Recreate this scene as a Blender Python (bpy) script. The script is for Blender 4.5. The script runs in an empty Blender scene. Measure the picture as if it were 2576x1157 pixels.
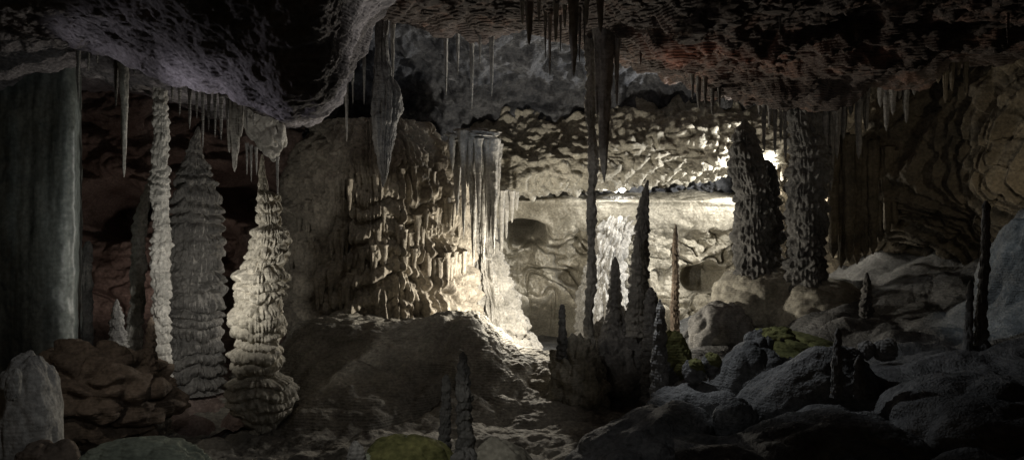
import bpy, math, random
import numpy as np
from mathutils import Vector
from mathutils.bvhtree import BVHTree

C = bpy.context.scene.collection
K = 0.64/1288.0
CZ = 1.6
def P(px, py, Y):
    return np.array([(px-1288.0)*K*Y, Y, CZ+(578.5-py)*K*Y])

# ------------------------------------------------------------------ noise
_r = np.random.RandomState(11)
PERM = _r.permutation(256).astype(np.int32)
GR = _r.normal(size=(256, 3)).astype(np.float32)
GR /= np.linalg.norm(GR, axis=1)[:, None]
def gn(p):
    p = np.asarray(p, dtype=np.float32)
    i = np.floor(p).astype(np.int32)
    f = p - i
    u = f*f*f*(f*(f*6-15)+10)
    out = np.zeros(len(p), np.float32)
    for a in (0, 1):
        hx = PERM[(i[:, 0]+a) & 255]
        wx = u[:, 0] if a else 1-u[:, 0]
        for b in (0, 1):
            hy = PERM[(hx+i[:, 1]+b) & 255]
            wy = u[:, 1] if b else 1-u[:, 1]
            for c in (0, 1):
                h = PERM[(hy+i[:, 2]+c) & 255]
                wz = u[:, 2] if c else 1-u[:, 2]
                g = GR[h]
                d = g[:, 0]*(f[:, 0]-a)+g[:, 1]*(f[:, 1]-b)+g[:, 2]*(f[:, 2]-c)
                out += wx*wy*wz*d
    return out*1.5
def fbm(p, f, o=4, gain=.5):
    s = 0; a = 1
    for k in range(o):
        s = s + a*gn(p*f+17.3*k); f *= 2.03; a *= gain
    return s
def billow(p, f, o=3, gain=.5):
    s = 0; a = 1
    for k in range(o):
        s = s + a*(np.abs(gn(p*f+9.1*k))*2-.6); f *= 2.1; a *= gain
    return s
def ridge(p, f, w=.12):
    return np.exp(-(gn(p*f)/w)**2)
def sst(a, b, x):
    t = np.clip((x-a)/(b-a), 0, 1); return t*t*(3-2*t)
def flowdisp(p, T, ta, fa, uf, sd=0.):
    """tiers of rounded lips with a fringe of vertical drips below each lip"""
    u = p[:, 0]*.8+p[:, 1]*.6
    q = p[:, 2]/T + .8*gn(p*np.array([.9, .9, .6])+sd)+.45*gn(p*np.array([3, 3, 1.5])+sd)+.3*gn(p*np.array([8, 8, 2.])+sd)
    fi = np.floor(q); f = q-fi
    am = .4+.6*np.clip(gn(np.stack([u*1.1+sd, fi*1.7, fi*0], 1))+.5, 0, 1)
    b = np.sin(np.pi*f**.6)-.6
    fl = .4-np.abs(gn(np.stack([u*uf, p[:, 2]*.7, fi*.15+sd], 1)))*1.6
    return ta*b*am + fa*fl*(1-.4*sst(.45, .9, f))
def terr(z, h, k=.85):
    q = z/h; i = np.floor(q); f = q-i
    return (1-k)*z + k*h*(i+sst(.3, .7, f))

# ------------------------------------------------------------------ mesh
def mesh_obj(name, V, F, mat, parent=None, loc=None):
    V = np.asarray(V, np.float32)
    if loc is not None and parent is None:
        V = V - np.asarray(loc, np.float32)
    me = bpy.data.meshes.new(name)
    me.vertices.add(len(V)); me.vertices.foreach_set('co', V.ravel())
    quads, tris = F
    quads = np.asarray(quads, np.int32).reshape(-1, 4); tris = np.asarray(tris, np.int32).reshape(-1, 3)
    nq, nt = len(quads), len(tris)
    me.loops.add(nq*4+nt*3)
    me.loops.foreach_set('vertex_index', np.concatenate([quads.ravel(), tris.ravel()]))
    me.polygons.add(nq+nt)
    me.polygons.foreach_set('loop_start', np.concatenate([np.arange(nq)*4, nq*4+np.arange(nt)*3]).astype(np.int32))
    me.update(calc_edges=True)
    me.polygons.foreach_set('use_smooth', np.ones(nq+nt, bool))
    me.materials.append(mat)
    o = bpy.data.objects.new(name, me); C.objects.link(o)
    if parent is not None:
        o.parent = parent
        V2 = V - np.array(parent.location, np.float32)
        me.vertices.foreach_set('co', V2.ravel()); me.update()
    elif loc is not None:
        o.location = loc
    return o
def tag(o, label=None, cat=None, group=None, kind=None):
    if label: o['label'] = label
    if cat: o['category'] = cat
    if group: o['group'] = group
    if kind: o['kind'] = kind
    return o
def empty(name, loc):
    o = bpy.data.objects.new(name, None); C.objects.link(o); o.location = [float(v) for v in loc]
    o.empty_display_size = .1
    return o
def gridfaces(n, m, wrap=False):
    idx = np.arange(n*m).reshape(n, m)
    if wrap:
        nx = np.roll(idx, -1, axis=1)
        q = np.stack([idx[:-1], nx[:-1], nx[1:], idx[1:]], -1).reshape(-1, 4)
    else:
        q = np.stack([idx[:-1, :-1], idx[:-1, 1:], idx[1:, 1:], idx[1:, :-1]], -1).reshape(-1, 4)
    return q
def crom(Ctl, n):       # Catmull-Rom along axis 0
    Ctl = np.asarray(Ctl, float); R = len(Ctl)
    t = np.linspace(0, R-1-1e-6, n); i = t.astype(int); f = (t-i)[:, None, None]
    g = lambda k: Ctl[np.clip(i+k, 0, R-1)]
    a, b, c, d = g(-1), g(0), g(1), g(2)
    return .5*((2*b)+(-a+c)*f+(2*a-5*b+4*c-d)*f*f+(-a+3*b-3*c+d)*f**3)
TREES = []
def sheet(name, ctl, nu, nv, disp, mat, collide=True, label=None, cat=None, step=0):
    """ctl rows x cols x 3 control points; the surface is displaced along its normal"""
    A = crom(ctl, nu)
    A = crom(A.transpose(1, 0, 2), nv).transpose(1, 0, 2)
    du = np.gradient(A, axis=0); dv = np.gradient(A, axis=1)
    N = np.cross(du, dv); N /= (np.linalg.norm(N, axis=2, keepdims=True)+1e-9)
    V = A.reshape(-1, 3); N = N.reshape(-1, 3)
    s = np.sign(np.sum(N*(np.array([0, 0, CZ])-V), axis=1)).sum()
    if s < 0: N = -N
    V = V + N*disp(V.astype(np.float32))[:, None]
    if step:
        V[:, 2] = terr(V[:, 2], step)
    o = mesh_obj(name, V, (gridfaces(nu, nv), []), mat)
    if label: tag(o, label, cat)
    else: tag(o, kind='structure')
    if collide:
        st = max(1, nu//80); sv = max(1, nv//120)
        G = V.reshape(nu, nv, 3)[::st, ::sv]
        TREES.append(BVHTree.FromPolygons([tuple(v) for v in G.reshape(-1, 3)], [tuple(int(k) for k in q) for q in gridfaces(*G.shape[:2])]))
    return o
def cast(p, dz, maxd):
    best = None
    for t in TREES:
        h = t.ray_cast(Vector([float(v) for v in p]), Vector((0, 0, dz)), maxd)
        if h[0] is not None and (best is None or abs(h[0].z-p[2]) < abs(best-p[2])): best = h[0].z
    return best

# ------------------------------------------------------------------ materials
def stone(name, c1, c2, rough=.85, h=.025, ls=.4, ns=35, nstr=.35, cs=2.0, streak=False, spec=.2, c3=None):
    m = bpy.data.materials.new(name); m.use_nodes = True
    nt = m.node_tree; N = nt.nodes; L = nt.links
    b = N['Principled BSDF']; b.inputs['Roughness'].default_value = rough
    b.inputs['Specular IOR Level'].default_value = spec
    geo = N.new('ShaderNodeNewGeometry')
    mp = N.new('ShaderNodeMapping'); mp.inputs['Scale'].default_value = (1, 1, .1) if streak else (1, 1, 1.6)
    L.new(geo.outputs['Position'], mp.inputs['Vector'])
    n1 = N.new('ShaderNodeTexNoise'); n1.inputs['Scale'].default_value = cs; n1.inputs['Detail'].default_value = 5; n1.inputs['Roughness'].default_value = .65
    L.new(mp.outputs['Vector'], n1.inputs['Vector'])
    r = N.new('ShaderNodeValToRGB'); r.color_ramp.elements[0].position = .34; r.color_ramp.elements[1].position = .68
    r.color_ramp.elements[0].color = (*c1, 1); r.color_ramp.elements[1].color = (*c2, 1)
    if c3:
        e = r.color_ramp.elements.new(.52); e.color = (*c3, 1)
    L.new(n1.outputs['Fac'], r.inputs['Fac'])
    n3 = N.new('ShaderNodeTexNoise'); n3.inputs['Scale'].default_value = 28; n3.inputs['Detail'].default_value = 2
    L.new(geo.outputs['Position'], n3.inputs['Vector'])
    mr = N.new('ShaderNodeMapRange'); mr.inputs['From Min'].default_value = .3; mr.inputs['From Max'].default_value = .7
    mr.inputs['To Min'].default_value = .65; mr.inputs['To Max'].default_value = 1.15
    L.new(n3.outputs['Fac'], mr.inputs['Value'])
    mx = N.new('ShaderNodeMix'); mx.data_type = 'RGBA'; mx.blend_type = 'MULTIPLY'; mx.inputs['Factor'].default_value = 1
    L.new(r.outputs['Color'], mx.inputs[6]); L.new(mr.outputs['Result'], mx.inputs[7])
    L.new(mx.outputs[2], b.inputs['Base Color'])
    # stacked-layer ridges, following height
    sp = N.new('ShaderNodeSeparateXYZ'); L.new(geo.outputs['Position'], sp.inputs[0])
    dv = N.new('ShaderNodeMath'); dv.operation = 'DIVIDE'; dv.inputs[1].default_value = h; L.new(sp.outputs['Z'], dv.inputs[0])
    pp = N.new('ShaderNodeMath'); pp.operation = 'PINGPONG'; pp.inputs[1].default_value = .5; L.new(dv.outputs[0], pp.inputs[0])
    b1 = N.new('ShaderNodeBump'); b1.inputs['Strength'].default_value = ls; b1.inputs['Distance'].default_value = h*.7
    L.new(pp.outputs[0], b1.inputs['Height'])
    n2 = N.new('ShaderNodeTexNoise'); n2.inputs['Scale'].default_value = ns; n2.inputs['Detail'].default_value = 3
    L.new(geo.outputs['Position'], n2.inputs['Vector'])
    b2 = N.new('ShaderNodeBump'); b2.inputs['Strength'].default_value = nstr; b2.inputs['Distance'].default_value = .03
    L.new(n2.outputs['Fac'], b2.inputs['Height']); L.new(b1.outputs['Normal'], b2.inputs['Normal'])
    L.new(b2.outputs['Normal'], b.inputs['Normal'])
    return m
M = {
 'grey': stone('grey_cave_stone', (.16, .157, .152), (.31, .30, .285)),
 'fatgrey': stone('dim_grey_calcite', (.13, .126, .12), (.27, .258, .24), ls=.2),
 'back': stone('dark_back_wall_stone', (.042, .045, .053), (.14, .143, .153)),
 'slab': stone('purple_grey_stone', (.115, .107, .113), (.27, .252, .265), ns=22, nstr=.8, ls=.55),
 'cream': stone('cream_limestone', (.25, .23, .18), (.49, .455, .375), ls=.3, nstr=.3),
 'mound': stone('pale_mound_flowstone', (.25, .235, .195), (.44, .415, .35), ls=.35, nstr=.3),
 'slope': stone('brown_grey_slope_stone', (.17, .158, .135), (.34, .318, .27), ls=.6, nstr=.5),
 'flow': stone('flowstone_calcite', (.23, .205, .17), (.43, .39, .32), ls=.12, nstr=.3),
 'pinkbrown': stone('pink_brown_stone', (.15, .107, .092), (.31, .24, .21), ls=.3),
 'brown': stone('brown_clay_stone', (.105, .082, .063), (.25, .195, .15), ls=.2),
 'red': stone('rust_brown_ceiling_stone', (.062, .046, .04), (.18, .112, .088), ls=.9, c3=(.10, .084, .077)),
 'ochre': stone('ochre_wall_stone', (.075, .068, .055), (.20, .17, .125), ls=.12),
 'dark': stone('dark_grey_stone', (.08, .08, .079), (.20, .195, .187), ls=.3),
 'green': stone('streaked_blue_grey_curtain_stone', (.03, .039, .038), (.22, .245, .23), rough=.45, h=.2, ls=.05, ns=14, nstr=.12, streak=True, cs=5, spec=.6),
 'pale': stone('pale_calcite', (.27, .26, .235), (.50, .48, .44), ls=.15),
 'greenpale': stone('pale_greenish_stone', (.19, .21, .16), (.38, .41, .31), ls=.5),
 'creamy': stone('creamy_calcite', (.30, .275, .22), (.54, .50, .42), ls=.15),
 'moss': stone('moss_green', (.085, .09, .035), (.23, .225, .09), rough=.95, ls=.3, ns=60, nstr=.3, cs=5),
 'wetrock': stone('grey_boulder_stone', (.085, .087, .088), (.23, .23, .228), ls=.35, ns=60, nstr=.75),
}

# ------------------------------------------------------------------ speleothems
def lathe(zs, cxs, cys, rs, seg, rings, T=.09, ta=.03, fa=.02, ff=5., la=.12, fine=.02, seed=0., vert=False, flat=1., qf=None, lum=.22, crag=0., wob=.25):
    z = np.linspace(zs[0], zs[-1], rings)
    cx = np.interp(z, zs, cxs); cy = np.interp(z, zs, cys); r = np.interp(z, zs, rs)
    kn = max(3, int(rings*.03) | 1); ker = np.hanning(kn+2)[1:-1]; ker /= ker.sum()
    sm = lambda a: np.convolve(np.pad(a, kn//2, mode='edge'), ker, 'valid')
    cx, cy, r = sm(cx), sm(cy), sm(r)
    w = np.stack([np.full(rings, seed), z*1.7, np.zeros(rings)], 1)
    cx = cx + gn(w)*np.minimum(wob*r, .05); cy = cy + gn(w+31.7)*np.minimum(wob*r, .05)
    th = np.linspace(0, 2*np.pi, seg, endpoint=False)
    TH, Z = np.meshgrid(th, z); R = np.repeat(r[:, None], seg, 1)
    c, s, zz = np.cos(TH).ravel(), np.sin(TH).ravel(), Z.ravel(); R = R.ravel()
    sd = seed*7.13
    if vert:
        fl = .35-1.6*np.abs(gn(np.stack([c*ff+sd, s*ff, zz*1.1], 1)))
        lo = gn(np.stack([c*.9+sd, s*.9, zz*3.], 1))
        rr = R*(1+la*lo)+np.minimum(fa, .35*R)*fl+np.minimum(ta, .3*R)*gn(np.stack([c*.5+sd, s*.5, zz*9], 1))
    else:
        lo = gn(np.stack([c*.9+sd, s*.9, zz*.38/T], 1))
        zw = zz + .55*T*gn(np.stack([sd+0*zz, zz*.55/T, 0*zz], 1))
        q = zw/T + .55*gn(np.stack([c*1.0+sd, s*1.0+5, zz*.25/T], 1)) + .3*gn(np.stack([c*3+sd, s*3+9, zz*.5/T], 1))
        if qf is not None:
            q = q + qf(np.repeat(cx, seg)+c*R, np.repeat(cy, seg)+s*R*flat, zz)
        if crag:
            q = q + .7*gn(np.stack([c*3.2+sd, s*3.2, zz*1.2+70], 1))+.3*gn(np.stack([c*8+sd, s*8, zz*3+70], 1))
        fi = np.floor(q); f = q-fi
        am = .35+.65*np.abs(np.sin(fi*12.9898+seed*3.1))
        am = am*np.clip(.85+.8*gn(np.stack([c*1.6+sd+40, s*1.6, fi*1.37], 1)), .15, 1.3)
        b = np.sin(np.pi*f**.62)-.62
        fl = .35-1.6*np.abs(gn(np.stack([c*ff+sd, s*ff, zz*.22/T], 1)))
        und = 1-.75*sst(.35, .8, f)
        if crag: und = .45+.55*und
        pos = np.stack([c*R+sd, s*R, zz], 1)
        lump = billow(pos, .85/T, 2)
        rr = R*(1+la*lo) + np.minimum(ta, .38*R)*b*am + np.minimum(fa, .3*R)*fl*und + np.minimum(lum*T, .18*R)*lump
        if crag:
            rr = rr + crag*(.3-np.abs(gn(np.stack([c*4+sd+9, s*4, zz*.7], 1)))*1.4)
            knob = billow(pos, 7.5, 2)*sst(.4, .65, f)*(1-sst(.8, 1., f))
            rr = rr + .45*crag*knob
    pos = np.stack([c*R+sd, s*R, zz], 1)
    rr = rr + np.minimum(fine, .15*R)*fbm(pos, 9, 3)
    rr = np.maximum(rr, .2*R)
    X = np.repeat(cx, seg)+c*rr; Yc = np.repeat(cy, seg)+s*rr*flat
    V = np.stack([X, Yc, zz], 1)
    n = len(V)
    V = np.vstack([V, [cx[0], cy[0], z[0]], [cx[-1], cy[-1], z[-1]]])
    Q = gridfaces(rings, seg, True)
    a = np.arange(seg); bq = np.roll(a, -1)
    t1 = np.stack([bq, a, np.full(seg, n)], 1)
    o = (rings-1)*seg
    t2 = np.stack([o+a, o+bq, np.full(seg, n+1)], 1)
    return V, (Q, np.vstack([t1, t2]))

SEED = [1.0]
def nseed():
    SEED[0] += 1.618; return SEED[0]
LAST = {}
def stalagmite(name, label, cat, Y, prof, mat, parts=None, group=None, T=.09, ta=.035, fa=.02, ff=5., la=.12, seg=120, ground=True, fine=.015, flat=1., dz=2.2, qf=None, lum=.22, crag=0., wob=.25):
    """prof: (py, cx px, half width px) from the bottom up"""
    s = K*Y
    pts = [(P(cx, py, Y), hw*s) for py, cx, hw in prof]
    base = pts[0][0].copy()
    if ground:
        h = cast(base+np.array([0, 0, .6]), -1, dz)
        if h is not None and h < base[2]:
            pts.insert(0, (np.array([base[0], Y, h-.06]), pts[0][1]*1.08)); base = pts[0][0]
            if parts: parts = [(nm, 0 if i0 == 0 else i0+1, i1+1, lb) for nm, i0, i1, lb in parts]
    zs = [p[0][2] for p in pts]; cxs = [p[0][0] for p in pts]; rs = [p[1] for p in pts]; cys = [Y]*len(pts)
    sd = nseed()
    def build(nm, i0, i1, parent):
        z_, x_, y_, r_ = zs[i0:i1+1], cxs[i0:i1+1], cys[i0:i1+1], rs[i0:i1+1]
        rings = int(np.clip(abs(z_[-1]-z_[0])/s/1.9, 24, 520))
        V, F = lathe(z_, x_, y_, r_, seg, rings, T, ta, fa, ff, la, fine, sd, False, flat, qf, lum, crag, wob)
        LAST['V'], LAST['F'] = V, F
        return mesh_obj(nm, V, F, mat, parent, None if parent is not None else base)
    if not parts:
        o = build(name, 0, len(pts)-1, None)
    else:
        o = empty(name, base)
        for nm, i0, i1, lb in parts:
            c = build(nm, i0, i1, o)
            if lb: c['label'] = lb
    return tag(o, label, cat, group)
def hang_geo(px, top, bot, hw, Y, seg=28, bulge=0., lean=0., vert=True, fa=.02, ff=2.2, ta=.004, attach=True, blunt=.0, fine=.012):
    s = K*Y
    tip = P(px+lean, bot, Y); tp = P(px, top, Y)
    if attach:
        h = cast(tp-np.array([0, 0, .15]), 1, 1.2)
        if h is not None: tp[2] = max(tp[2], h+.05)
    t = np.array([0, .06, .25, .5, .75, .93, 1.])
    w = np.array([1.25, 1.0, .82+bulge*.5, .62+bulge, .45+bulge*.7, .26+blunt, .05])
    zs = tp[2]+(tip[2]-tp[2])*t; xs = tp[0]+(tip[0]-tp[0])*t
    return tp, lathe(zs[::-1], xs[::-1], [Y]*7, (w*hw*s)[::-1], seg, int(np.clip((tp[2]-tip[2])/s/2.2, 20, 220)), .12, ta, fa, ff, .2, fine, nseed(), vert)
def stalactite(px, top, bot, hw, Y, label, mat, group=None, **kw):
    tp, (V, F) = hang_geo(px, top, bot, hw, Y, **kw)
    return tag(mesh_obj('stalactite', V, F, mat, None, tp), label, 'stalactite', group)
def drapery(name, label, cat, Y, folds, mat, rim=None, group=None, fa=.03, ff=2., dy=.0, partname='fold', **kw):
    x0 = np.mean([f[0] for f in folds]); t0 = min(f[1] for f in folds)
    root = empty(name, P(x0, t0, Y)); tag(root, label, cat, group)
    for i, (px, top, bot, hw) in enumerate(folds):
        y = Y + dy*math.sin(i*2.3)
        k = dict(seg=34, bulge=.12, blunt=.12, fa=fa, ff=ff, ta=.006); k.update(kw)
        tp, (V, F) = hang_geo(px, top, bot, hw, y, **k)
        mesh_obj(partname, V, F, mat, root)
    if rim:
        V, F, _ = boulder_geo(rim[0], rim[1], Y, rim[2], rim[3], .5, 0, .3, 1.6, 90, 60, bump=.12)
        mesh_obj('rim', V, F, mat, root)
    return root
def boulder_geo(px, py, Y, hw, hh, dep=.8, rot=0., amp=.16, fr=1.3, nu=150, nv=110, sq=.92, bump=.035, tiers=0., step=.0):
    s = K*Y
    c0 = P(px, py, Y)
    ph = np.linspace(-np.pi/2+.02, np.pi/2-.02, nv); th = np.linspace(0, 2*np.pi, nu, endpoint=False)
    TH, PH = np.meshgrid(th, ph)
    f = lambda v: np.sign(v)*np.abs(v)**sq
    D = np.stack([f(np.cos(PH))*f(np.cos(TH)), f(np.cos(PH))*f(np.sin(TH)), f(np.sin(PH))], -1).reshape(-1, 3)
    sd = nseed()*5.3
    d = 1+amp*gn(D*fr+sd)*1.5-amp*.9*ridge(D+sd, fr*1.2, .18)
    d = d+bump*fbm(D*1.0+sd, 4, 5)
    if tiers:
        d = d+tiers*billow(D+sd, 3.0, 3)
    V = D*d[:, None]*np.array([hw*s, hw*s*dep, hh*s])
    ca, sa = math.cos(rot), math.sin(rot)
    V = np.stack([V[:, 0]*ca+V[:, 2]*sa, V[:, 1], -V[:, 0]*sa+V[:, 2]*ca], 1)+c0
    if step: V[:, 2] = terr(V[:, 2], step, .7)
    n = len(V)
    V = np.vstack([V, V[:nu].mean(0), V[-nu:].mean(0)])
    Q = gridfaces(nv, nu, True); a = np.arange(nu); b = np.roll(a, -1); o = (nv-1)*nu
    T = np.vstack([np.stack([b, a, np.full(nu, n)], 1), np.stack([o+a, o+b, np.full(nu, n+1)], 1)])
    return V, (Q, T), c0
def boulder(name, label, cat, px, py, Y, hw, hh, mat, moss=None, group=None, collide=False, **kw):
    V, F, c0 = boulder_geo(px, py, Y, hw, hh, **kw)
    c0 = np.array([c0[0], c0[1], V[:, 2].min()])
    if moss is None:
        o = mesh_obj(name, V, F, mat, None, c0)
    else:
        o = empty(name, c0)
        mesh_obj('stone', V, F, mat, o)
        Q = F[0]
        e1 = V[Q[:, 1]]-V[Q[:, 0]]; e2 = V[Q[:, 3]]-V[Q[:, 0]]
        n = np.cross(e1, e2); n /= np.linalg.norm(n, axis=1, keepdims=True)+1e-9
        ctr = V.mean(0); cc = V[Q].mean(1)
        nd = (cc-ctr)/(V.max(0)-V.min(0)); nd /= np.linalg.norm(nd, axis=1, keepdims=True)+1e-9
        md = np.array(moss[0], float); md /= np.linalg.norm(md)
        keep = (nd@md + .3*fbm(cc.astype(np.float32), 5, 4)) > moss[1]
        Qk = Q[keep]
        ids, inv = np.unique(Qk, return_inverse=True)
        vn = np.zeros_like(V)
        for k in range(4): np.add.at(vn, Q[:, k], n)
        vn /= np.linalg.norm(vn, axis=1, keepdims=True)+1e-9
        Vm = V[ids]+vn[ids]*(.003+.002*np.abs(fbm(V[ids].astype(np.float32), 14, 2)))[:, None]
        mesh_obj('moss_patch', Vm, (inv.reshape(-1, 4), []), M['moss'], o)
    if collide:
        TREES.append(BVHTree.FromPolygons([tuple(v) for v in V], [tuple(int(k) for k in q) for q in F[0]]))
    return tag(o, label, cat, group)

# ================================================================== setting
def ctl(cols, rows):
    out = []
    for Y, pys in rows:
        Ys = Y if isinstance(Y, (list, tuple)) else [Y]*len(cols)
        pp = pys if isinstance(pys, (list, tuple)) else [pys]*len(cols)
        out.append([P(c, p, y) for c, p, y in zip(cols, pp, Ys)])
    return np.array(out)
g = np.array([[[x, y, zf] for x in np.linspace(-16, 16, 9)] for y, zf in [(.5, -.3), (2, -.3), (4, -.32), (5.6, -.45), (7, -.55), (9, -.6), (12, -.55), (15, -.45), (18, -.35)]])
sheet('cave_floor', g, 240, 380, lambda p: .06*fbm(p, .9, 4)+.03*billow(p, 3, 2), M['dark'])
# slope under the flowstone
cols = [300, 420, 600, 700, 780, 1000, 1180, 1230, 1290, 1400, 1520, 1700]
sl = ctl(cols, [
  (13.4, [1080, 1000, 900, 850, 800, 795, 780, 800, 860, 890, 900, 930]),
  (11.0, [1080, 1010, 920, 870, 805, 800, 783, 820, 868, 895, 905, 930]),
  (10.1, [1080, 1020, 950, 890, 822, 812, 790, 825, 872, 900, 920, 950]),
  (9.6, [1090, 1040, 985, 930, 872, 862, 835, 855, 890, 912, 940, 970]),
  (9.2, [1100, 1060, 1020, 985, 930, 920, 900, 905, 925, 945, 975, 1000]),
  (8.6, [1110, 1090, 1070, 1050, 1010, 1000, 990, 990, 1000, 1010, 1030, 1050]),
  (7.8, [1145, 1130, 1120, 1110, 1090, 1080, 1072, 1072, 1072, 1078, 1090, 1105]),
  (6.4, [1185, 1180, 1172, 1166, 1160, 1152, 1150, 1150, 1150, 1152, 1165, 1185]),
  (4.4, [1420]*12)])
ca_, cb_ = P(1130, 950, 8.9), P(880, 1105, 7.7)
def dslope(p):
    ab = (cb_-ca_)[:2]; L2 = (ab**2).sum()
    t = np.clip(((p[:, :2]-ca_[:2])@ab)/L2, 0, 1)
    dd = np.linalg.norm(p[:, :2]-ca_[:2]-t[:, None]*ab, axis=1)+.04*gn(p*3)
    return .08*fbm(p, 1.0, 3)+.05*billow(p, 1.8, 3)+.03*fbm(p, 5, 4)-.06*ridge(p*np.array([1, 1, 1])+13, .8, .07)-.18*np.exp(-(dd/.07)**2)
sheet('rock_slope', sl, 460, 580, dslope, M['slope'], step=.0)
# left ceiling slab
cols = [-420, -200, 0, 200, 420, 560, 660, 740, 800, 850, 885, 930, 1000]
E = [-20, 20, 62, 102, 180, 240, 283, 297, 285, 235, 150, 70, 10]
slab = ctl(cols, [
  (3.6, [-700]*13), (4.4, [-300]*9+[-300, -310, -330, -400]),
  (5.2, [e*.5-90 for e in E[:9]]+[-20, -60, -120, -200]),
  (5.8, [e*.85-15 for e in E[:9]]+[180, 80, -20, -90]),
  (6.3, E), (7.0, [e+4 for e in E]),
  (8.3, [240, 240, 215, 130, 205, 255, 285, 290, 280, 225, 150, 60, 0]),
  (9.8, [270, 260, 230, 195, 235, 280, 300, 305, 295, 235, 160, 70, 10]),
  (12.6, [290, 280, 250, 225, 250, 290, 320, 330, 320, 260, 180, 90, 20])])
sheet('ceiling_slab', slab, 520, 620, lambda p: .14*fbm(p, .8, 2)+.04*billow(p, 1.6, 2)+.045*fbm(p, 4, 5)+.012*billow(p, 9, 2), M['slab'])
# right ceiling
cols = [840, 1000, 1250, 1400, 1500, 1600, 1700, 1850, 2000, 2200, 2450, 2700, 2950]
E = [20, 45, 70, 85, 110, 150, 200, 240, 250, 200, 150, 120, 100]
ce = ctl(cols, [(3.2, [-700]*13), (5, [-190]*13), (6.5, [-20]*13), (8, [e*.55 for e in E]), (9.4, E), (10.2, [e+12 for e in E]), (11.2, [e-10 for e in E]), (12.5, [e-10 for e in E])])
sheet('cave_ceiling', ce, 440, 560, lambda p: .22*fbm(p, .8, 3)+.11*billow(p, 1.5, 3)+.05*fbm(p, 5, 3), M['red'], step=.035)
# left back wall
cols = [-300, 0, 150, 300, 450, 600, 690, 760]
lw = ctl(cols, [(12.2, 100), (12.4, 250), (12.4, 400), (12.3, 550), (12.1, 700), (11.6, 850), (10.6, 930), (8.5, 1060)])
H = [(P(272, 525, 12.3), .45, 1.8), (P(600, 480, 12.3), .45, 1.5), (P(520, 600, 12.3), .4, 1.)]
def holes(p, d, H, e):
    for c, r, a in H:
        d = d - a*np.exp(-(np.sum(((p-c)*np.array(e))**2, 1)/r**2)**1.6)
    return d
def dlw(p):
    d = .14*fbm(p, .9, 4)+.09*billow(p*np.array([1, 1, 1.8]), 1.7, 3)-.18*ridge(p*np.array([.6, 1, 1.6])+3, 1.1, .09)
    return holes(p, d, H, [1, .2, 1.25])
sheet('cave_wall', lw, 360, 480, dlw, M['pinkbrown'])
# middle back wall (dark, scalloped)
cols = [600, 800, 1000, 1200, 1400, 1600, 1800, 2000, 2200]
mw = ctl(cols, [(10.8, -60), (11.8, 70), (13.0, 230), (13.7, 380), (14.6, 470), (16.2, 560)])
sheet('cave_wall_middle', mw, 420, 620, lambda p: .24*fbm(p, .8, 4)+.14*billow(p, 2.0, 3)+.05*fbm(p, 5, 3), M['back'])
# overhang of chunky rock lit by the lamp
cols = [1180, 1260, 1350, 1500, 1650, 1800, 1950, 2100, 2250]
B = [520, 500, 488, 478, 462, 450, 440, 440, 440]
ov = ctl(cols, [(13.9, [b-260 for b in B]), (13.3, [b-200 for b in B]), (12.9, [b-130 for b in B]), (12.8, [b-60 for b in B]), (13.0, [b-12 for b in B]), (13.6, B), (14.9, [b-2 for b in B])])
def dov(p):
    return .13*fbm(p, .9, 2)+.09*billow(p*np.array([1, 1, 1.5]), 2.8, 2, .6)+.05*np.abs(gn(p*np.array([7, 7, 6.]))) + .025*fbm(p, 8, 3)
sheet('rock_overhang', ov, 400, 760, dov, M['mound'])
# cream back wall below it, with a ledge along its top
cols = [600, 800, 1000, 1180, 1280, 1400, 1550, 1700, 1850, 2000, 2200]
cw = ctl(cols, [(15.6, 430), (15.2, 470), (14.3, 494), (13.65, 503), (13.7, 520), (13.95, 570), (14.2, 600), (14.3, 660), (14.3, 720), (14.1, 790), (13.7, 860), (12.6, 930), (11, 1000)])
H2 = [(P(1318, 590, 14.1), .24, 3.2), (P(1375, 835, 13.8), .55, 3.6), (P(1640, 845, 13.8), .42, 2.), (P(1775, 700, 14.2), .28, 1.), (P(1440, 700, 14.2), .2, .5)]
def dcw(p):
    zz = p[:, 2]
    low = sst(1.72, 1.35, zz)
    qq = p*np.array([.8, .8, 1.1])+.22*np.stack([gn(p*2.6+5), 0*zz, gn(p*2.6+50)], 1)
    d = .06*fbm(p, 1.0, 3)+.10*billow(p, 2.2, 4)*low-.18*ridge(qq+7, 1.2, .04)*low-.16*ridge(qq+21, 2.1, .045)*low+.05*fbm(p, 5, 5)*(.3+.7*low)
    return holes(p, d, H2, [.8, .2, 1.4])
sheet('cave_wall_cream', cw, 480, 700, dcw, M['cream'])
# right wall
cols = [1960, 2060, 2180, 2300, 2420, 2520, 2650, 2850]
Yr = [13.2, 12.4, 11.6, 11.0, 10.3, 9.6, 9.0, 8.0]
rw = ctl(cols, [(Yr, -80), ([y+.2 for y in Yr], 80), (Yr, 240), ([y-.1 for y in Yr], 380), ([y-.1 for y in Yr], 480), ([y+.3 for y in Yr], 570), ([y+.6 for y in Yr], 660), ([y+.8 for y in Yr], 760)])
sheet('cave_wall_right', rw, 440, 760, lambda p: .05*fbm(p, .9, 3)+flowdisp(p, .40, .045, .30, 12, 3.3)+.03*fbm(p, 7, 3), M['ochre'])
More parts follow.
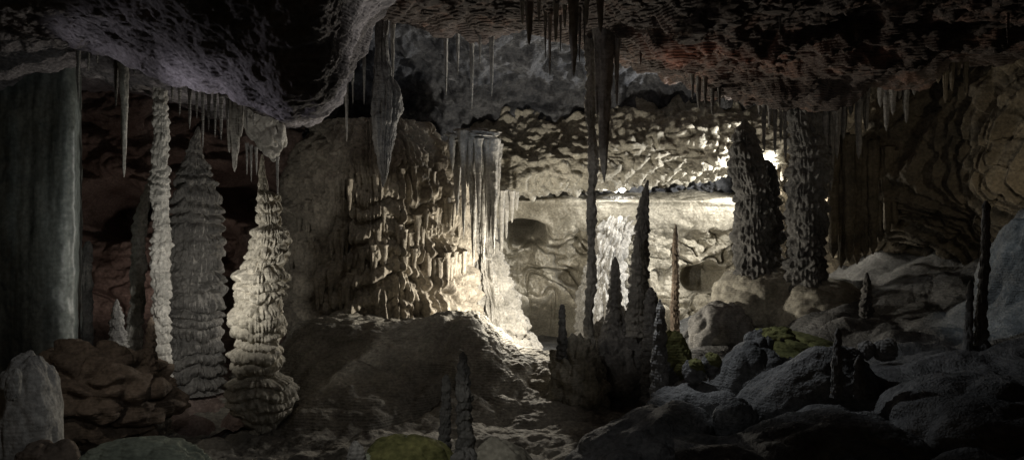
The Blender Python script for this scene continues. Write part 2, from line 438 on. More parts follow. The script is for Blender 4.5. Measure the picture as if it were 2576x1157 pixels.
# bank rising to the right
cols = [1700, 1850, 2000, 2150, 2300, 2450, 2600, 2850]
rb = ctl(cols, [(13.2, [830, 740, 690, 640, 610, 570, 550, 520]), (11.8, [850, 780, 720, 670, 620, 585, 560, 520]), (10.4, [880, 850, 790, 730, 680, 640, 610, 560]), (9.0, [930, 920, 880, 840, 800, 760, 720, 660]), (7.6, [975, 945, 905, 875, 850, 815, 780, 730]), (6.2, [1060, 1030, 1010, 990, 962, 928, 895, 830]), (4.8, [1230, 1225, 1215, 1200, 1170, 1140, 1100, 1040]), (3.6, [1500]*8)])
sheet('rock_bank', rb, 400, 520, lambda p: .24*fbm(p, .7, 3)+.07*billow(p, 1.0, 2)+.02*fbm(p, 6, 4), M['wetrock'])

# ================================================================== left side
cols = [-400, -150, 0, 60, 120, 170, 190, 196, 200]
ct = ctl(cols, [([8.6, 8.6, 8.6, 8.6, 8.6, 8.65, 8.8, 9.3, 10.5], 120), ([8.5, 8.5, 8.5, 8.55, 8.55, 8.6, 8.75, 9.3, 10.5], 350), ([8.45, 8.45, 8.45, 8.5, 8.5, 8.6, 8.75, 9.3, 10.5], 600), ([8.5, 8.5, 8.5, 8.5, 8.5, 8.6, 8.75, 9.3, 10.5], 860), ([8.5]*7+[9.3, 10.5], 1040)])
sheet('rock_curtain', ct, 260, 320, lambda p: .05*gn(p*np.array([2.0, 1, .16]))+.012*gn(p*np.array([9, 2, .3]))+.015*fbm(p, 4, 3), M['green'],
      label='smooth streaked blue grey curtain of rock hanging at the far left edge', cat='rock curtain')

stalagmite('cave_column', 'slender knobby pale column reaching the slab, left of the fat layered stalagmite', 'column', 8.5,
  [(840, 404, 24), (760, 404, 20), (640, 404, 23), (560, 406, 20), (480, 404, 24), (400, 402, 18), (330, 404, 19), (270, 404, 17), (200, 405, 17), (150, 405, 20)],
  M['pale'], T=.10, ta=.05, fa=.02, ff=2.5, seg=110, la=.22, lum=.4)
stalagmite('stalagmite', 'leaning beaded stalagmite close behind the slender pale column', 'stalagmite', 9.4,
  [(830, 338, 20), (760, 345, 16), (690, 345, 18), (640, 347, 16), (580, 350, 17), (530, 358, 15), (490, 372, 13), (450, 382, 9), (425, 386, 2)],
  M['pale'], T=.12, ta=.06, fa=.012, ff=2.5, seg=90)
stalagmite('stalagmite', 'tall fat grey stalagmite with ruffled tiers and a crooked spire, behind the slender pale column', 'stalagmite', 9.7,
  [(910, 490, 68), (800, 491, 70), (700, 492, 70), (620, 493, 66), (560, 493, 61), (500, 493, 54), (460, 492, 46), (430, 491, 34), (405, 490, 25), (385, 488, 18), (365, 489, 14), (340, 496, 8), (318, 499, 2)],
  M['fatgrey'], parts=[('body', 0, 8, None), ('spire', 8, 12, 'crooked drip spire')], T=.14, ta=.10, fa=.06, ff=7, seg=300, la=.14, lum=.18)
stalagmite('stalagmite', 'brightly lit stacked stalagmite with narrow spire and swollen tiers, left of the fluted flowstone', 'stalagmite', 8.4,
  [(1070, 665, 34), (1045, 662, 62), (1015, 658, 82), (985, 655, 87), (960, 654, 80), (948, 652, 56), (932, 648, 52), (915, 644, 63), (880, 642, 67), (862, 644, 52), (832, 646, 67), (792, 648, 68), (768, 652, 51), (735, 656, 61), (690, 658, 63), (667, 662, 46), (640, 674, 52), (600, 680, 48), (578, 680, 43), (568, 680, 29), (520, 677, 31), (490, 674, 24), (480, 663, 12), (430, 659, 8), (388, 660, 2)],
  M['creamy'], parts=[('pedestal', 0, 5, None), ('body', 5, 18, None), ('neck', 18, 21, None), ('spire', 21, 24, None)], T=.12, ta=.07, fa=.032, ff=7.5, seg=320, la=.12, lum=.18, wob=.06)
stalagmite('stalagmite', 'small dim stalagmite by the right edge of the dark rock curtain', 'stalagmite', 10.5,
  [(740, 213, 19), (700, 214, 17), (650, 217, 14), (618, 220, 11), (606, 221, 4)], M['dark'], T=.2, ta=.012, seg=70)
stalagmite('stalagmite', 'short knobby stalagmite on the brown rock clump, farther from the slender column', 'stalagmite', 8.6,
  [(865, 300, 24), (830, 298, 17), (800, 295, 14), (770, 294, 9), (752, 294, 2)], M['grey'], T=.08, ta=.035, seg=70)
stalagmite('stalagmite', 'short beaded stalagmite on the brown rock clump, just left of the slender column foot', 'stalagmite', 7.7,
  [(915, 378, 17), (870, 378, 13), (840, 380, 12), (815, 380, 8), (797, 380, 2)], M['brown'], T=.075, ta=.035, seg=70)
boulder('rock_clump', 'lumpy brown rock clump below the slender column at left', 'rock', 255, 990, 7.8, 185, 125, M['brown'], collide=True, amp=.20, fr=1.8, bump=.06, tiers=.02, nu=280, nv=190)
boulder('boulder', 'tall rounded grey boulder in the lower left corner', 'boulder', 68, 1090, 5.3, 82, 200, M['pale'], dep=.9, amp=.07, fr=1.1, sq=.85, nu=200, nv=170)
boulder('boulder', 'small knob of stone leaning on the face of the corner boulder', 'boulder', 34, 968, 4.95, 19, 42, M['pale'], amp=.08, rot=.15, nu=80, nv=60)
boulder('boulder', 'low sloping stone at the foot of the corner boulder', 'boulder', 120, 1205, 5.1, 90, 100, M['brown'], amp=.12)
boulder('boulder', 'flat pale greenish layered mound on the floor right of the corner boulder', 'boulder', 362, 1215, 5.1, 185, 112, M['greenpale'], amp=.06, dep=.6, bump=.015, step=.03)
boulder('hanging_rock', 'pale rounded rock lobe hanging under the slab above the stacked stalagmite', 'rock', 668, 320, 9.3, 46, 84, M['pale'], amp=.2, rot=-.35, nu=130, nv=100)

# stalactites under the slab
G1 = 'thin stalactites hanging under the left slab edge'
for px, t, b, hw, lab in [
  (197, 95, 255, 6, 'thin stalactite hanging nearest the dark rock curtain'),
  (222, 100, 182, 5, 'short stalactite, second from the dark rock curtain'),
  (245, 110, 160, 5, 'shortest stalactite, third from the dark rock curtain'),
  (292, 125, 268, 7, 'thin stalactite touching the left side of the long icicle stalactite'),
  (338, 145, 190, 5, 'stub stalactite between the long icicle stalactite and the slender column')]:
    stalactite(px, t, b, hw, 8.0, lab, M['grey'], G1)
stalactite(312, 125, 446, 14, 7.9, 'long smooth icicle stalactite, the longest under the left slab', M['pale'], bulge=-.06, fa=.006)
comb = [(433, 185, 258, 5), (452, 190, 290, 5), (477, 205, 325, 6), (495, 205, 298, 5), (510, 215, 374, 5), (525, 215, 328, 6), (541, 225, 345, 5), (556, 230, 354, 6), (572, 235, 332, 5), (622, 245, 330, 5), (637, 250, 315, 6)]
words = ['first', 'second', 'third', 'fourth', 'fifth', 'sixth', 'seventh', 'eighth', 'ninth', 'tenth', 'eleventh', 'twelfth']
for i, (px, t, b, hw) in enumerate(comb):
    stalactite(px, t, b, hw, 8.1+.15*math.sin(i*2.1), 'thin stalactite in the comb right of the slender column, %s counting from the column' % words[i], M['grey'], 'comb of thin stalactites under the slab')
drapery('stalactite_cluster', 'broad drippy stalactite cluster at the right end of the comb', 'stalactite', 8.1,
  [(577, 240, 385, 9), (590, 240, 432, 13), (606, 240, 345, 9), (598, 245, 390, 9)], M['pale'], partname='drip', fa=.03, ff=2.5, fine=.03)
for i, (px, t, b, hw) in enumerate([(621, 360, 440, 4), (632, 365, 458, 4), (645, 370, 440, 4)]):
    stalactite(px, t, b, hw, 9.5, 'tiny stalactite under the pale hanging lobe, %s from the left' % words[i], M['grey'], 'tiny stalactites under the pale lobe', attach=False)
stalactite(698, 395, 510, 4, 9.3, 'hair thin stalactite at the right tip of the pale hanging lobe', M['grey'], attach=False)

# ================================================================== middle
ac = P(985, 735, 11.0); ac2 = P(1140, 560, 11.2)
def arch(x, y, z):
    d1 = ((x-ac[0])/.55)**2+((z-ac[2])/.75)**2
    d2 = ((x-ac2[0])/.35)**2+((z-ac2[2])/.5)**2
    return -1.7*np.exp(-d1**1.5)-.8*np.exp(-d2)
fm = stalagmite('flowstone_mass', 'huge bulging flowstone with tiers of vertical flutes, brightly lit on its right flank', 'flowstone', 12.0,
  [(835, 945, 232), (780, 945, 240), (700, 945, 244), (600, 948, 243), (520, 950, 236), (460, 950, 226), (425, 948, 214), (395, 946, 198), (370, 944, 178), (345, 942, 150), (310, 940, 130)],
  M['flow'], parts=[('body', 0, 10, None)], T=.42, ta=.18, fa=.16, ff=15, la=.07, seg=1300, fine=.03, flat=.8, qf=arch, lum=.08, crag=.15)
# separate drips hanging from the lips of the flowstone, parts of it
V_, F_ = LAST['V'], LAST['F']
st_ = BVHTree.FromPolygons([tuple(v) for v in V_.tolist()], [tuple(q) for q in F_[0].tolist()])
rnd = random.Random(5)
rows_ = [((880, 700), (965, 545), 11), ((965, 545), (1050, 600), 10), ((1050, 560), (1168, 500), 12), ((1075, 660), (1172, 640), 10), ((750, 520), (900, 460), 12), ((730, 640), (880, 590), 12), ((780, 710), (880, 740), 7), ((900, 450), (1110, 430), 14), ((930, 640), (1050, 650), 10)]
for (x0, y0), (x1, y1), n in rows_:
    for k in range(n):
        t = (k+rnd.random()*.7)/n
        px, py = x0+(x1-x0)*t, y0+(y1-y0)*t+rnd.uniform(-14, 14)
        d = Vector((float((px-1288)*K), 1.0, float((578.5-py)*K))).normalized()
        h = st_.ray_cast(Vector((0, 0, CZ)), d)
        if h[0] is None: continue
        yy = h[0].y+.02
        ln = rnd.uniform(35, 85)
        tp, (V, F) = hang_geo(px, py-14, py+ln, rnd.uniform(6, 10), yy, seg=18, attach=False, bulge=.12, blunt=.1, fine=.03)
        mesh_obj('drip', V, F, M['flow'], fm)
drapery('drapery', 'fluted grey rock drapery hanging from a flat rim, right of the flowstone', 'drapery', 10.95,
  [(1138, 332, 430, 11), (1150, 338, 540, 14), (1166, 328, 600, 10), (1177, 345, 470, 13), (1191, 330, 670, 13), (1204, 348, 580, 10), (1216, 340, 660, 14), (1230, 352, 600, 11), (1242, 350, 640, 13), (1253, 362, 510, 9), (1184, 345, 550, 8), (1223, 350, 560, 8)],
  M['pale'], rim=(1193, 342, 66, 16), fa=.05, ff=3, dy=.16, attach=False, blunt=-.08, bulge=.0, fine=.04)
drapery('drapery', 'small row of drips just right of the big grey rock drapery', 'drapery', 12.4,
  [(1262, 480, 640, 8), (1274, 478, 600, 7), (1288, 480, 560, 7), (1300, 482, 530, 6)], M['pale'], fa=.02, dy=.1, attach=False)
stalagmite('flowstone_cascade', 'white fluted cascade of flowstone spilling down the wall below the drapery', 'flowstone', 12.6,
  [(890, 1255, 100), (820, 1247, 82), (750, 1236, 62), (690, 1228, 54), (630, 1220, 40), (560, 1212, 34), (500, 1208, 20)], M['pale'], T=.3, ta=.12, fa=.09, ff=6, la=.25, seg=360, flat=.8, lum=.16, crag=.10, ground=False, fine=.05)
stalagmite('flowstone_cascade', 'narrow white cascade of flowstone on the cream wall behind the thin wiry column', 'flowstone', 14.1,
  [(860, 1520, 70), (780, 1518, 56), (700, 1520, 46), (620, 1535, 46), (560, 1555, 52), (510, 1570, 66), (494, 1572, 44)], M['pale'], T=.3, ta=.12, fa=.09, ff=6, la=.28, seg=360, flat=.7, lum=.16, crag=.10, ground=False, fine=.05)
o = empty('stalactite', P(967, 40, 9.4)); tag(o, 'large club shaped stalactite with a ragged tip, hanging above the flowstone', 'stalactite')
s_ = K*9.4
def club(nm, prof, seg=110):
    zs = [P(c, p, 9.4)[2] for p, c, h in prof]; xs = [P(c, p, 9.4)[0] for p, c, h in prof]; rs = [h*s_ for p, c, h in prof]
    V, F = lathe(zs, xs, [9.4]*len(zs), rs, seg, 260, .11, .02, .06, 3.5, .2, .05, nseed(), True)
    mesh_obj(nm, V, F, M['grey'], o)
club('shank', [(250, 965, 30), (180, 962, 20), (110, 962, 15), (20, 965, 18)])
club('club', [(470, 962, 2), (440, 965, 9), (400, 966, 16), (340, 968, 27), (280, 968, 36), (230, 965, 35), (195, 962, 22)])
for px, t, b, hw, y, lab in [
  (872, 180, 357, 6, 9.0, 'pale thin stalactite at the right shoulder of the slab'),
  (888, 160, 262, 4, 9.0, 'shorter thin stalactite at the right shoulder of the slab'),
  (916, 100, 264, 6, 9.2, 'thin stalactite left of the large club shaped stalactite'),
  (988, 50, 215, 7, 9.3, 'stalactite against the right side of the club shaped stalactite'),
  (1122, 120, 240, 6, 10.6, 'thin stalactite on the dark back ceiling, leftmost of five'),
  (1152, 120, 190, 5, 10.6, 'short stalactite on the dark back ceiling, second of five'),
  (1187, 120, 274, 6, 10.4, 'longest thin stalactite on the dark back ceiling, middle of five'),
  (1208, 60, 160, 5, 10.0, 'thin stalactite on the dark back ceiling, fourth of five'),
  (1237, 100, 243, 7, 10.2, 'thin stalactite on the dark back ceiling, rightmost of five')]:
    stalactite(px, t, b, hw, y, lab, M['pale'], 'thin stalactites on the back ceiling' if px > 1100 else None)
for px, t, b, hw, y, lab in [
  (1314, -30, 62, 9, 6.6, 'stubby stalactite at the top edge, leftmost of the pale front group'),
  (1331, -30, 114, 15, 6.4, 'thick pale stalactite, second from left in the front group at the top edge'),
  (1356, -30, 60, 7, 6.8, 'short stalactite between the thick pale pair at the top edge'),
  (1383, 20, 194, 6, 7.4, 'long needle stalactite left of the thickest pale stalactite'),
  (1398, -30, 106, 10, 6.6, 'medium stalactite left beside the thickest pale stalactite at top'),
  (1421, -30, 72, 8, 6.9, 'short stalactite touching the left side of the thickest pale stalactite'),
  (1443, -30, 193, 16, 6.4, 'thickest pale stalactite of the front group at the top edge'),
  (1476, -30, 66, 8, 6.7, 'short stalactite right of the thickest pale stalactite'),
  (1511, -30, 84, 14, 6.4, 'fat pale stalactite, rightmost of the front group at the top edge')]:
    stalactite(px, t, b, hw, y, lab, M['pale'], 'pale stalactites at the top edge', fa=.02)
for i, (px, t, b, hw, y) in enumerate([(1372, 20, 150, 5, 7.6), (1410, 20, 132, 5, 7.7), (1458, 20, 160, 6, 7.6), (1470, 20, 118, 5, 7.8)]):
    stalactite(px, t, b, hw, y, 'thin dim stalactite behind the pale front group, %s of four from the left' % words[i], M['grey'], 'thin stalactites behind the pale front group')
drapery('stalactite', 'great tapering stalactite with side drips, hanging beside the thin floor to ceiling column', 'stalactite', 8.6,
  [(1520, 45, 458, 26), (1552, 60, 266, 9), (1502, 55, 300, 10), (1538, 50, 210, 12), (1510, 50, 360, 10), (1528, 50, 330, 11)], M['pale'], partname='drip', fa=.05, ff=2.5, bulge=-.02, blunt=0, fine=.04)
stalagmite('cave_column', 'thin wiry floor to ceiling column in the middle of the cave', 'column', 8.9,
  [(915, 1478, 20), (860, 1481, 13), (790, 1480, 10), (720, 1486, 13), (620, 1486, 9), (540, 1491, 13), (480, 1488, 10), (400, 1492, 13), (330, 1489, 11), (250, 1484, 15), (200, 1487, 12), (80, 1484, 16), (20, 1484, 18)],
  M['pale'], T=.11, ta=.06, fa=.02, ff=2., seg=70, la=.4, lum=.4)
# mound with a family of stalagmites
boulder('stalagmite_mound', 'dark lumpy mound carrying a family of stalagmites, right of the bright slope', 'rock mound', 1550, 940, 9.2, 95, 150, M['grey'], collide=True, amp=.14, fr=1.8, bump=.07, tiers=.08, nu=240, nv=190)
boulder('stalagmite_mound', 'paler lumpy mound at the foot of the thin wiry column', 'rock mound', 1455, 970, 8.7, 76, 125, M['mound'], collide=True, amp=.14, fr=1.8, bump=.07, tiers=.08, nu=240, nv=180)
stalagmite('stalagmite', 'dark pointed stalagmite, tallest on the lumpy mound', 'stalagmite', 9.3,
  [(800, 1610, 32), (740, 1608, 25), (680, 1610, 20), (600, 1612, 18), (540, 1616, 15), (490, 1624, 10), (453, 1630, 2)], M['grey'], T=.10, ta=.045, fa=.02, ff=3.5, seg=110, lum=.4)
stalagmite('stalagmite', 'blunt stalagmite in front of the tallest one on the lumpy mound', 'stalagmite', 9.0,
  [(800, 1598, 24), (720, 1600, 17), (650, 1602, 13), (610, 1604, 8), (597, 1604, 2)], M['pale'], T=.09, ta=.04, seg=90, ff=3, lum=.4)
stalagmite('stalagmite', 'short thick stalagmite on the left shoulder of the lumpy mound', 'stalagmite', 9.1,
  [(830, 1545, 24), (760, 1546, 17), (700, 1546, 13), (660, 1547, 9), (646, 1547, 2)], M['grey'], T=.09, ta=.04, seg=90, ff=3, lum=.4)
stalagmite('stalagmite', 'stump stalagmite with a rounded head at the far right of the lumpy mound', 'stalagmite', 8.6,
  [(860, 1636, 22), (790, 1636, 18), (745, 1637, 15), (728, 1637, 9), (722, 1637, 2)], M['grey'], T=.08, ta=.03, seg=80)
stalagmite('stalagmite', 'thin lit rod stalagmite standing alone before the cream wall', 'stalagmite', 11.5,
  [(800, 1697, 12), (740, 1698, 9), (660, 1699, 8), (600, 1699, 7), (565, 1700, 2)], M['brown'], T=.09, ta=.025, seg=70)
stalagmite('stalagmite', 'little dark stalagmite before the hollow left of the thin wiry column', 'stalagmite', 8.6,
  [(870, 1413, 14), (830, 1414, 9), (795, 1414, 9), (772, 1414, 7), (765, 1414, 2)], M['dark'], T=.08, ta=.03, seg=70)
# front pair
stalagmite('stalagmite', 'dark beaded stalagmite in the foreground, taller of the front pair', 'stalagmite', 5.6,
  [(1150, 1170, 26), (1100, 1169, 22), (1040, 1167, 19), (980, 1166, 19), (925, 1165, 16), (908, 1166, 9), (895, 1165, 10), (884, 1165, 2)], M['dark'], T=.085, ta=.035, fa=.012, ff=2.5, seg=120, la=.14, dz=1.2)
stalagmite('stalagmite', 'shorter dark stalagmite in the foreground, left one of the front pair', 'stalagmite', 5.8,
  [(1130, 1120, 15), (1080, 1121, 14), (1020, 1122, 12), (970, 1122, 11), (948, 1122, 8), (942, 1122, 2)], M['dark'], T=.06, ta=.015, fa=.02, ff=3, seg=100, dz=1.2)
boulder('boulder', 'flat moss covered boulder at the bottom edge left of the front stalagmite pair', 'boulder', 1022, 1215, 5.2, 135, 120, M['greenpale'], moss=((.5, -.2, 1), .3), amp=.06, dep=.7)
boulder('boulder', 'small round stone at the left end of the flat mossy boulder', 'boulder', 896, 1190, 5.0, 27, 80, M['grey'], amp=.08, nu=80, nv=70)
boulder('boulder', 'dark stone wrapped around the foot of the front stalagmite pair', 'boulder', 1168, 1200, 5.2, 46, 76, M['dark'], amp=.12, nu=90, nv=80)
boulder('boulder', 'low grey green mound at the bottom edge right of the front stalagmite pair', 'boulder', 1262, 1218, 5.3, 90, 113, M['mound'], amp=.06, dep=.7)

# ================================================================== right side
stalagmite('stalagmite', 'thick dark stalagmite left of the hidden lamp glow', 'stalagmite', 11.0,
  [(685, 1902, 56), (620, 1900, 48), (540, 1893, 48), (480, 1888, 43), (420, 1880, 45), (370, 1874, 35), (330, 1872, 27), (310, 1872, 10), (300, 1872, 2)], M['dark'], T=.16, ta=.05, fa=.05, ff=5, seg=180, la=.12)
stalagmite('stalagmite', 'shorter dark stalagmite fused behind the thick one beside the lamp glow', 'stalagmite', 11.2,
  [(685, 1930, 40), (600, 1932, 34), (520, 1932, 30), (450, 1930, 24), (415, 1928, 18), (402, 1928, 2)], M['dark'], T=.16, ta=.05, fa=.05, ff=5, seg=150)
stalagmite('cave_column', 'massive dark column with shaggy tiers right of the lamp glow', 'column', 10.6,
  [(710, 2030, 50), (640, 2030, 46), (560, 2030, 52), (500, 2032, 46), (420, 2035, 50), (370, 2032, 44), (300, 2025, 40), (250, 2018, 34), (190, 2015, 42), (130, 2015, 52)], M['dark'], T=.17, ta=.05, fa=.05, ff=5, seg=200, la=.12)
drapery('drapery', 'long dark fringe of drips between the two thick dark stalagmites', 'drapery', 10.9,
  [(1910, 130, 300, 9), (1922, 130, 385, 10), (1936, 130, 330, 10), (1950, 130, 390, 10), (1964, 130, 360, 9), (1976, 130, 400, 9), (1990, 130, 300, 10)], M['grey'], fa=.025, dy=.1)
drapery('drapery', 'dark folded drapery hanging right of the massive dark column', 'drapery', 10.5,
  [(2078, 140, 420, 13), (2090, 140, 480, 14), (2106, 140, 400, 13), (2122, 150, 350, 13), (2140, 150, 290, 14), (2160, 150, 400, 13), (2178, 150, 330, 13)], M['grey'], fa=.03, dy=.12)
drapery('drapery', 'dim hanging drapery high on the right wall', 'drapery', 10.0,
  [(2215, 130, 270, 12), (2230, 130, 330, 12), (2246, 130, 290, 12), (2262, 130, 250, 12), (2280, 130, 310, 11), (2300, 130, 240, 11)], M['grey'], fa=.025, dy=.1)
drapery('flowstone_curtain', 'fluted brown curtain low on the wall right of the massive column', 'drapery', 11.25,
  [(2096, 330, 650, 15), (2116, 335, 675, 15), (2136, 340, 660, 15), (2156, 345, 665, 15), (2176, 350, 650, 15), (2196, 355, 640, 14), (2214, 360, 610, 14), (2232, 370, 590, 13), (2250, 380, 570, 13)], M['ochre'], fa=.03, dy=.08, attach=False, blunt=.4, bulge=.3)
drapery('drapery', 'ochre tinted row of drips on the right wall near the frame edge', 'drapery', 9.4,
  [(2360, 100, 210, 10), (2378, 100, 260, 10), (2395, 100, 230, 9), (2412, 100, 190, 10), (2430, 100, 240, 9)], M['ochre'], fa=.025, dy=.1)
drapery('drapery', 'short dark row of drips below the ceiling lip left of the thick dark stalagmite', 'drapery', 9.5,
  [(1742, 180, 250, 6), (1758, 190, 275, 7), (1774, 195, 262, 6), (1792, 200, 290, 7), (1810, 210, 270, 6)], M['grey'], fa=.02, dy=.15)
for px, t, b, hw, y, lab in [
  (1578, 60, 135, 6, 8.8, 'small red lit stalactite next to the great tapering stalactite'),
  (1612, 60, 165, 6, 8.6, 'red lit stalactite, second to the right of the great tapering one'),
  (1640, 50, 120, 5, 8.2, 'short stalactite under the red ceiling, third right of the great tapering one'),
  (1962, -30, 98, 5, 7.0, 'lone needle stalactite at the top edge above the dark stalagmites'),
  (1978, -30, 40, 4, 7.0, 'short needle stalactite beside the lone needle at the top edge'),
  (2535, -20, 112, 6, 7.4, 'rust coloured stalactite in the upper right corner')]:
    stalactite(px, t, b, hw, y, lab, M['red'] if px < 1700 or px > 2500 else M['grey'])
boulder('boulder', 'smooth pale mound carrying the thick dark stalagmites', 'rock mound', 1925, 765, 11.0, 135, 100, M['mound'], amp=.08, nu=160, nv=120)
boulder('boulder', 'smooth pale mound at the foot of the massive dark column', 'rock mound', 2060, 790, 10.6, 130, 95, M['mound'], amp=.08, nu=160, nv=120)
boulder('boulder', 'rounded grey mound left below the pale stalagmite mound', 'rock mound', 1815, 840, 10.6, 85, 80, M['grey'], amp=.08)
stalagmite('stalagmite', 'sharp blade stalagmite before the mossy knob, right of the lumpy mound', 'stalagmite', 7.0,
  [(1080, 1652, 24), (1000, 1655, 22), (900, 1660, 20), (830, 1661, 15), (780, 1660, 11), (752, 1660, 2)], M['grey'], T=.12, ta=.02, fa=.03, ff=2.5, seg=110)
boulder('boulder', 'mossy green knob behind the sharp blade stalagmite', 'boulder', 1695, 910, 7.6, 44, 72, M['wetrock'], moss=((.7, -.4, .6), .05), amp=.10, tiers=.03)
boulder('boulder', 'small mossy stone right beside the mossy green knob', 'boulder', 1745, 935, 6.8, 28, 32, M['wetrock'], moss=((.4, -.3, .8), .5), amp=.10, nu=90, nv=70)
boulder('boulder', 'little angular mossy stone between the mossy knob and the big ridge', 'boulder', 1790, 918, 6.9, 26, 30, M['wetrock'], moss=((.4, -.3, .8), .5), amp=.14, nu=90, nv=70)
boulder('boulder', 'broad dark boulder under the sharp blade stalagmite at the bottom edge', 'boulder', 1640, 1215, 6.0, 240, 170, M['wetrock'], amp=.10, dep=.9, rot=-.35, nu=240, nv=170)
boulder('boulder', 'dark hollow boulder behind the blade stalagmite and the ridge', 'boulder', 1755, 1070, 6.8, 130, 110, M['wetrock'], amp=.08, nu=180, nv=130)
boulder('boulder', 'steep grey boulder with a lit left face, beside the mossy rocks', 'boulder', 1885, 985, 6.9, 105, 130, M['wetrock'], amp=.08, rot=.55, nu=200, nv=150)
boulder('boulder', 'peaked grey rock with a moss fringe, topmost of the boulder heap', 'boulder', 1940, 890, 7.0, 78, 74, M['wetrock'], moss=((.8, .1, .7), .35), amp=.14, fr=1.6, tiers=.03)
boulder('boulder', 'wedge shaped rock with a moss green top, right of the peaked rock', 'boulder', 2040, 910, 7.0, 140, 66, M['wetrock'], moss=((.1, -.1, 1), .25), amp=.08, rot=.3)
boulder('boulder', 'long diagonal ridge boulder with a rough lit face', 'boulder', 2005, 1110, 6.2, 180, 275, M['wetrock'], amp=.07, rot=.75, dep=.8, nu=280, nv=220)
boulder('boulder', 'small round boulder in the hollow between lit face and ridge', 'boulder', 1850, 1070, 5.9, 60, 70, M['wetrock'], amp=.08, nu=120, nv=90)
boulder('boulder', 'dome boulder at the bottom edge right of the diagonal ridge', 'boulder', 2150, 1190, 5.3, 250, 155, M['wetrock'], amp=.07, dep=.9, rot=.15, nu=260, nv=190)
boulder('boulder', 'big dark boulder in the lower right corner', 'boulder', 2480, 1145, 5.6, 330, 210, M['wetrock'], amp=.07, dep=.9, nu=260, nv=190)
boulder('boulder', 'dark broad boulder between the dome boulder and the corner boulder', 'boulder', 2290, 1045, 6.4, 300, 122, M['wetrock'], amp=.07, dep=.9, rot=-.15, nu=240, nv=170)
for px, py, hw, hh, lab in [(2140, 888, 19, 15, 'left pebble of three resting on the bank'), (2180, 880, 22, 24, 'middle stone of three resting on the bank'), (2226, 880, 32, 30, 'right and largest stone of three resting on the bank')]:
    boulder('stone', lab, 'stone', px, py, 6.7, hw, hh, M['grey'], group='three stones on the bank', amp=.12, nu=90, nv=70)
stalagmite('stalagmite', 'knobby stalagmite on the diagonal ridge boulder near the three stones', 'stalagmite', 5.75,
  [(1000, 2104, 16), (930, 2106, 13), (880, 2107, 10), (850, 2108, 8), (838, 2108, 9), (825, 2108, 2)], M['dark'], T=.07, ta=.025, seg=80, ground=False)
stalagmite('stalagmite', 'stubby stalagmite below the middle one of the three stones', 'stalagmite', 5.7,
  [(1000, 2163, 18), (940, 2162, 14), (905, 2162, 11), (892, 2162, 2)], M['dark'], T=.07, ta=.025, seg=80, ground=False)
stalagmite('stalagmite', 'dim beaded stalagmite on the dark bank above the three stones', 'stalagmite', 9.4,
  [(790, 2180, 16), (740, 2180, 12), (705, 2181, 8), (685, 2181, 2)], M['dark'], T=.08, ta=.03, seg=70)
stalagmite('stalagmite', 'tall thin knobby stalagmite on the slope at the right edge', 'stalagmite', 6.8,
  [(890, 2470, 17), (800, 2472, 13), (700, 2475, 11), (620, 2478, 10), (560, 2480, 9), (518, 2481, 10), (505, 2481, 3)], M['dark'], T=.11, ta=.02, seg=90, lum=.25)
stalagmite('stalagmite', 'shorter rod stalagmite left of the tall thin one on the right slope', 'stalagmite', 6.8,
  [(890, 2432, 13), (820, 2436, 10), (760, 2440, 8), (715, 2443, 6), (703, 2443, 2)], M['dark'], T=.13, ta=.012, seg=80, lum=.15)
boulder('boulder', 'large blue grey boulder cut by the right edge of the frame', 'boulder', 2640, 760, 7.8, 190, 265, M['wetrock'], amp=.07, rot=.35, bump=.05, nu=260, nv=220)
boulder('boulder', 'sloping boulder shoulder below the tall thin stalagmite at right', 'boulder', 2500, 915, 7.7, 310, 138, M['wetrock'], amp=.06, rot=-.65, nu=260, nv=190)

# ================================================================== light
w = bpy.data.worlds.new('World'); bpy.context.scene.world = w; w.use_nodes = True
nt = w.node_tree; bg = nt.nodes['Background']; sky = nt.nodes.new('ShaderNodeTexSky'); sky.sky_type = 'NISHITA'
sky.sun_disc = False; sky.sun_elevation = math.radians(8); sky.sun_rotation = math.radians(200)
nt.links.new(sky.outputs[0], bg.inputs['Color']); bg.inputs['Strength'].default_value = .0016
def lamp(name, loc, e, col=(1, .93, .82), r=.08, target=None, ang=80, blend=.6):
    d = bpy.data.lights.new(name, 'SPOT' if target is not None else 'POINT')
    d.energy = e; d.color = col; d.shadow_soft_size = r
    o = bpy.data.objects.new(name, d); C.objects.link(o); o.location = [float(v) for v in loc]
    if target is not None:
        d.spot_size = math.radians(ang); d.spot_blend = blend
        v = Vector([float(a) for a in target])-Vector([float(a) for a in loc])
        o.rotation_euler = v.to_track_quat('-Z', 'Y').to_euler()
    return o
warm = (1, .92, .78)
lamp('cave_or_fill_light', P(1325, 735, 10.9), 220, warm, .05)
lamp('cave_or_fill_light', P(1985, 462, 12.7), 620, (1, .97, .91), .05, P(1560, 450, 13.4), 140)
lamp('cave_or_fill_light', P(2066, 485, 12.0), 35, (1, .92, .78), .05)
lamp('cave_or_fill_light', P(1640, 700, 13.0), 34, (.97, .98, 1), .06, P(1500, 600, 14.2), 150)
lamp('cave_or_fill_light', P(1560, 478, 13.3), 70, (1, .985, .96), .05)  # added light that brightens the ledge top and the overhang
lamp('cave_or_fill_light', P(470, 740, 7.3), 42, (1, .96, .88), .04, P(560, 640, 8.6), 130)  # unseen light added close in to brighten the left stalagmites
lamp('cave_or_fill_light', P(300, 600, 6.2), 14, (1, .97, .9), .06, P(525, 600, 8.5), 40, .25)
lamp('cave_or_fill_light', P(60, 560, 5.8), 18, (1, .9, .78), .06, P(270, 960, 7.6), 50)  # added spot that lifts the brown rock clump out of the dark
lamp('cave_or_fill_light', P(-100, 330, 5.9), 18, (.98, .93, 1), .06, P(520, 190, 6.1), 75)
lamp('cave_or_fill_light', P(300, 440, 6.0), 15, (.95, .9, 1), .06, P(660, 200, 6.3), 78)
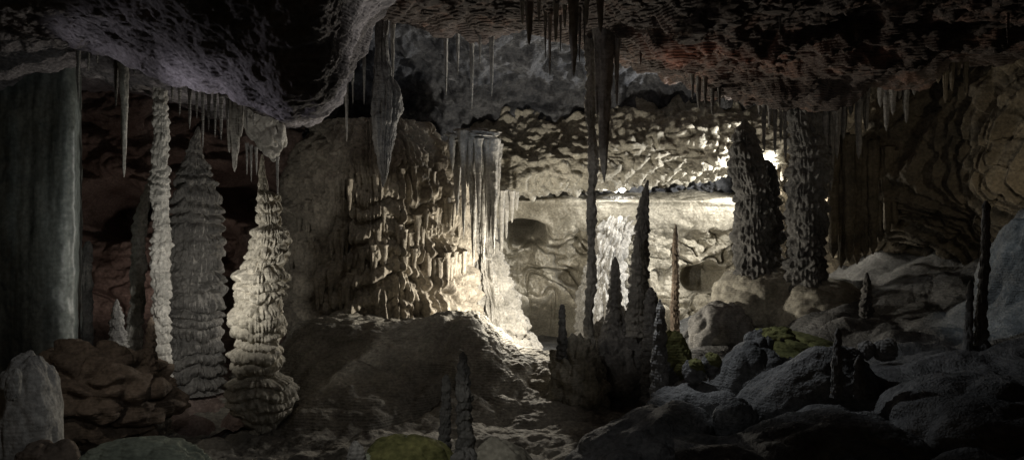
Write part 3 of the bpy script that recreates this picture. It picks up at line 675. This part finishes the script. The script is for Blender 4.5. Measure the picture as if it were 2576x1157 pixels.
lamp('cave_or_fill_light', P(1350, 480, 6.5), 50, (1, .95, .86), .06, P(890, 110, 6.3), 46)
lamp('cave_or_fill_light', P(1640, 330, 8.0), 9, (1, .46, .3), .06, P(1800, 80, 8.2), 90)
lamp('cave_or_fill_light', P(2570, 440, 8.4), 10, (1, .86, .64), .05, P(2350, 330, 10.3), 110)
lamp('cave_or_fill_light', P(1980, 560, 7.5), 11, (1, .94, .86), .06, P(2170, 300, 10.5), 50)  # added fill so the dark hanging draperies at right show up
lamp('cave_or_fill_light', P(1480, 420, 7.2), 62, (.92, .96, 1), .04, P(2020, 980, 6.6), 62)
lamp('cave_or_fill_light', P(2250, 350, 7.0), 30, (.82, .94, 1), .05, P(2560, 700, 7.5), 56)
lamp('cave_or_fill_light', P(330, 760, 10.7), 16, (1, .82, .72), .08, P(330, 500, 12.4), 125)
lamp('cave_or_fill_light', P(520, 420, 6.0), 11, (.88, 1, .97), .05, P(90, 420, 8.5), 56)  # fill light added to bring out the streaks of the curtain
lamp('cave_or_fill_light', P(1900, 420, 6.4), 24, (1, .96, .9), .06, P(1080, 980, 8.4), 50)  # added fill that brightens the slope under the flowstone
lamp('cave_or_fill_light', P(600, 300, 3.5), 26, (.95, .97, 1), .08, P(200, 1070, 5.2), 60)  # frontal fill added for the boulder in the lower left corner
lamp('cave_or_fill_light', P(800, 500, 3.6), 36, (1, .98, .9), .08, P(1040, 1160, 5.2), 44)  # fill added over the mossy boulder at the bottom edge
lamp('cave_or_fill_light', P(1200, 600, 4.2), 8, (.95, .97, 1), .08, P(1640, 1080, 6.0), 44)  # small front fill added for the broad dark boulder
lamp('cave_or_fill_light', P(1150, 480, 6.0), 30, (1, .98, .95), .06, P(1550, 640, 9.0), 46)  # fill added for the stalagmites on the mound and the wiry column
lamp('cave_or_fill_light', P(1250, 420, 9.5), 11, (.74, .85, 1), .05, P(1150, 120, 11.5), 80)
lamp('cave_or_fill_light', P(1180, 420, 8.0), 7, (.9, .95, 1), .06, P(965, 290, 9.4), 40)
lamp('cave_or_fill_light', P(1010, 350, 9.9), 4, (1, .95, .86), .03, P(830, 640, 11.0), 80)  # weak raking light added to show relief on the flowstone's left side

# ================================================================== camera
cam = bpy.data.cameras.new('camera'); co = bpy.data.objects.new('camera', cam); C.objects.link(co)
co.location = (0, 0, CZ); co.rotation_euler = (math.radians(90), 0, 0)
cam.sensor_width = 36; cam.lens = 18/.64; cam.clip_end = 200; cam.clip_start = .05
sc = bpy.context.scene; sc.camera = co
sc.view_settings.view_transform = 'Standard'; sc.view_settings.look = 'None'; sc.view_settings.exposure = 0
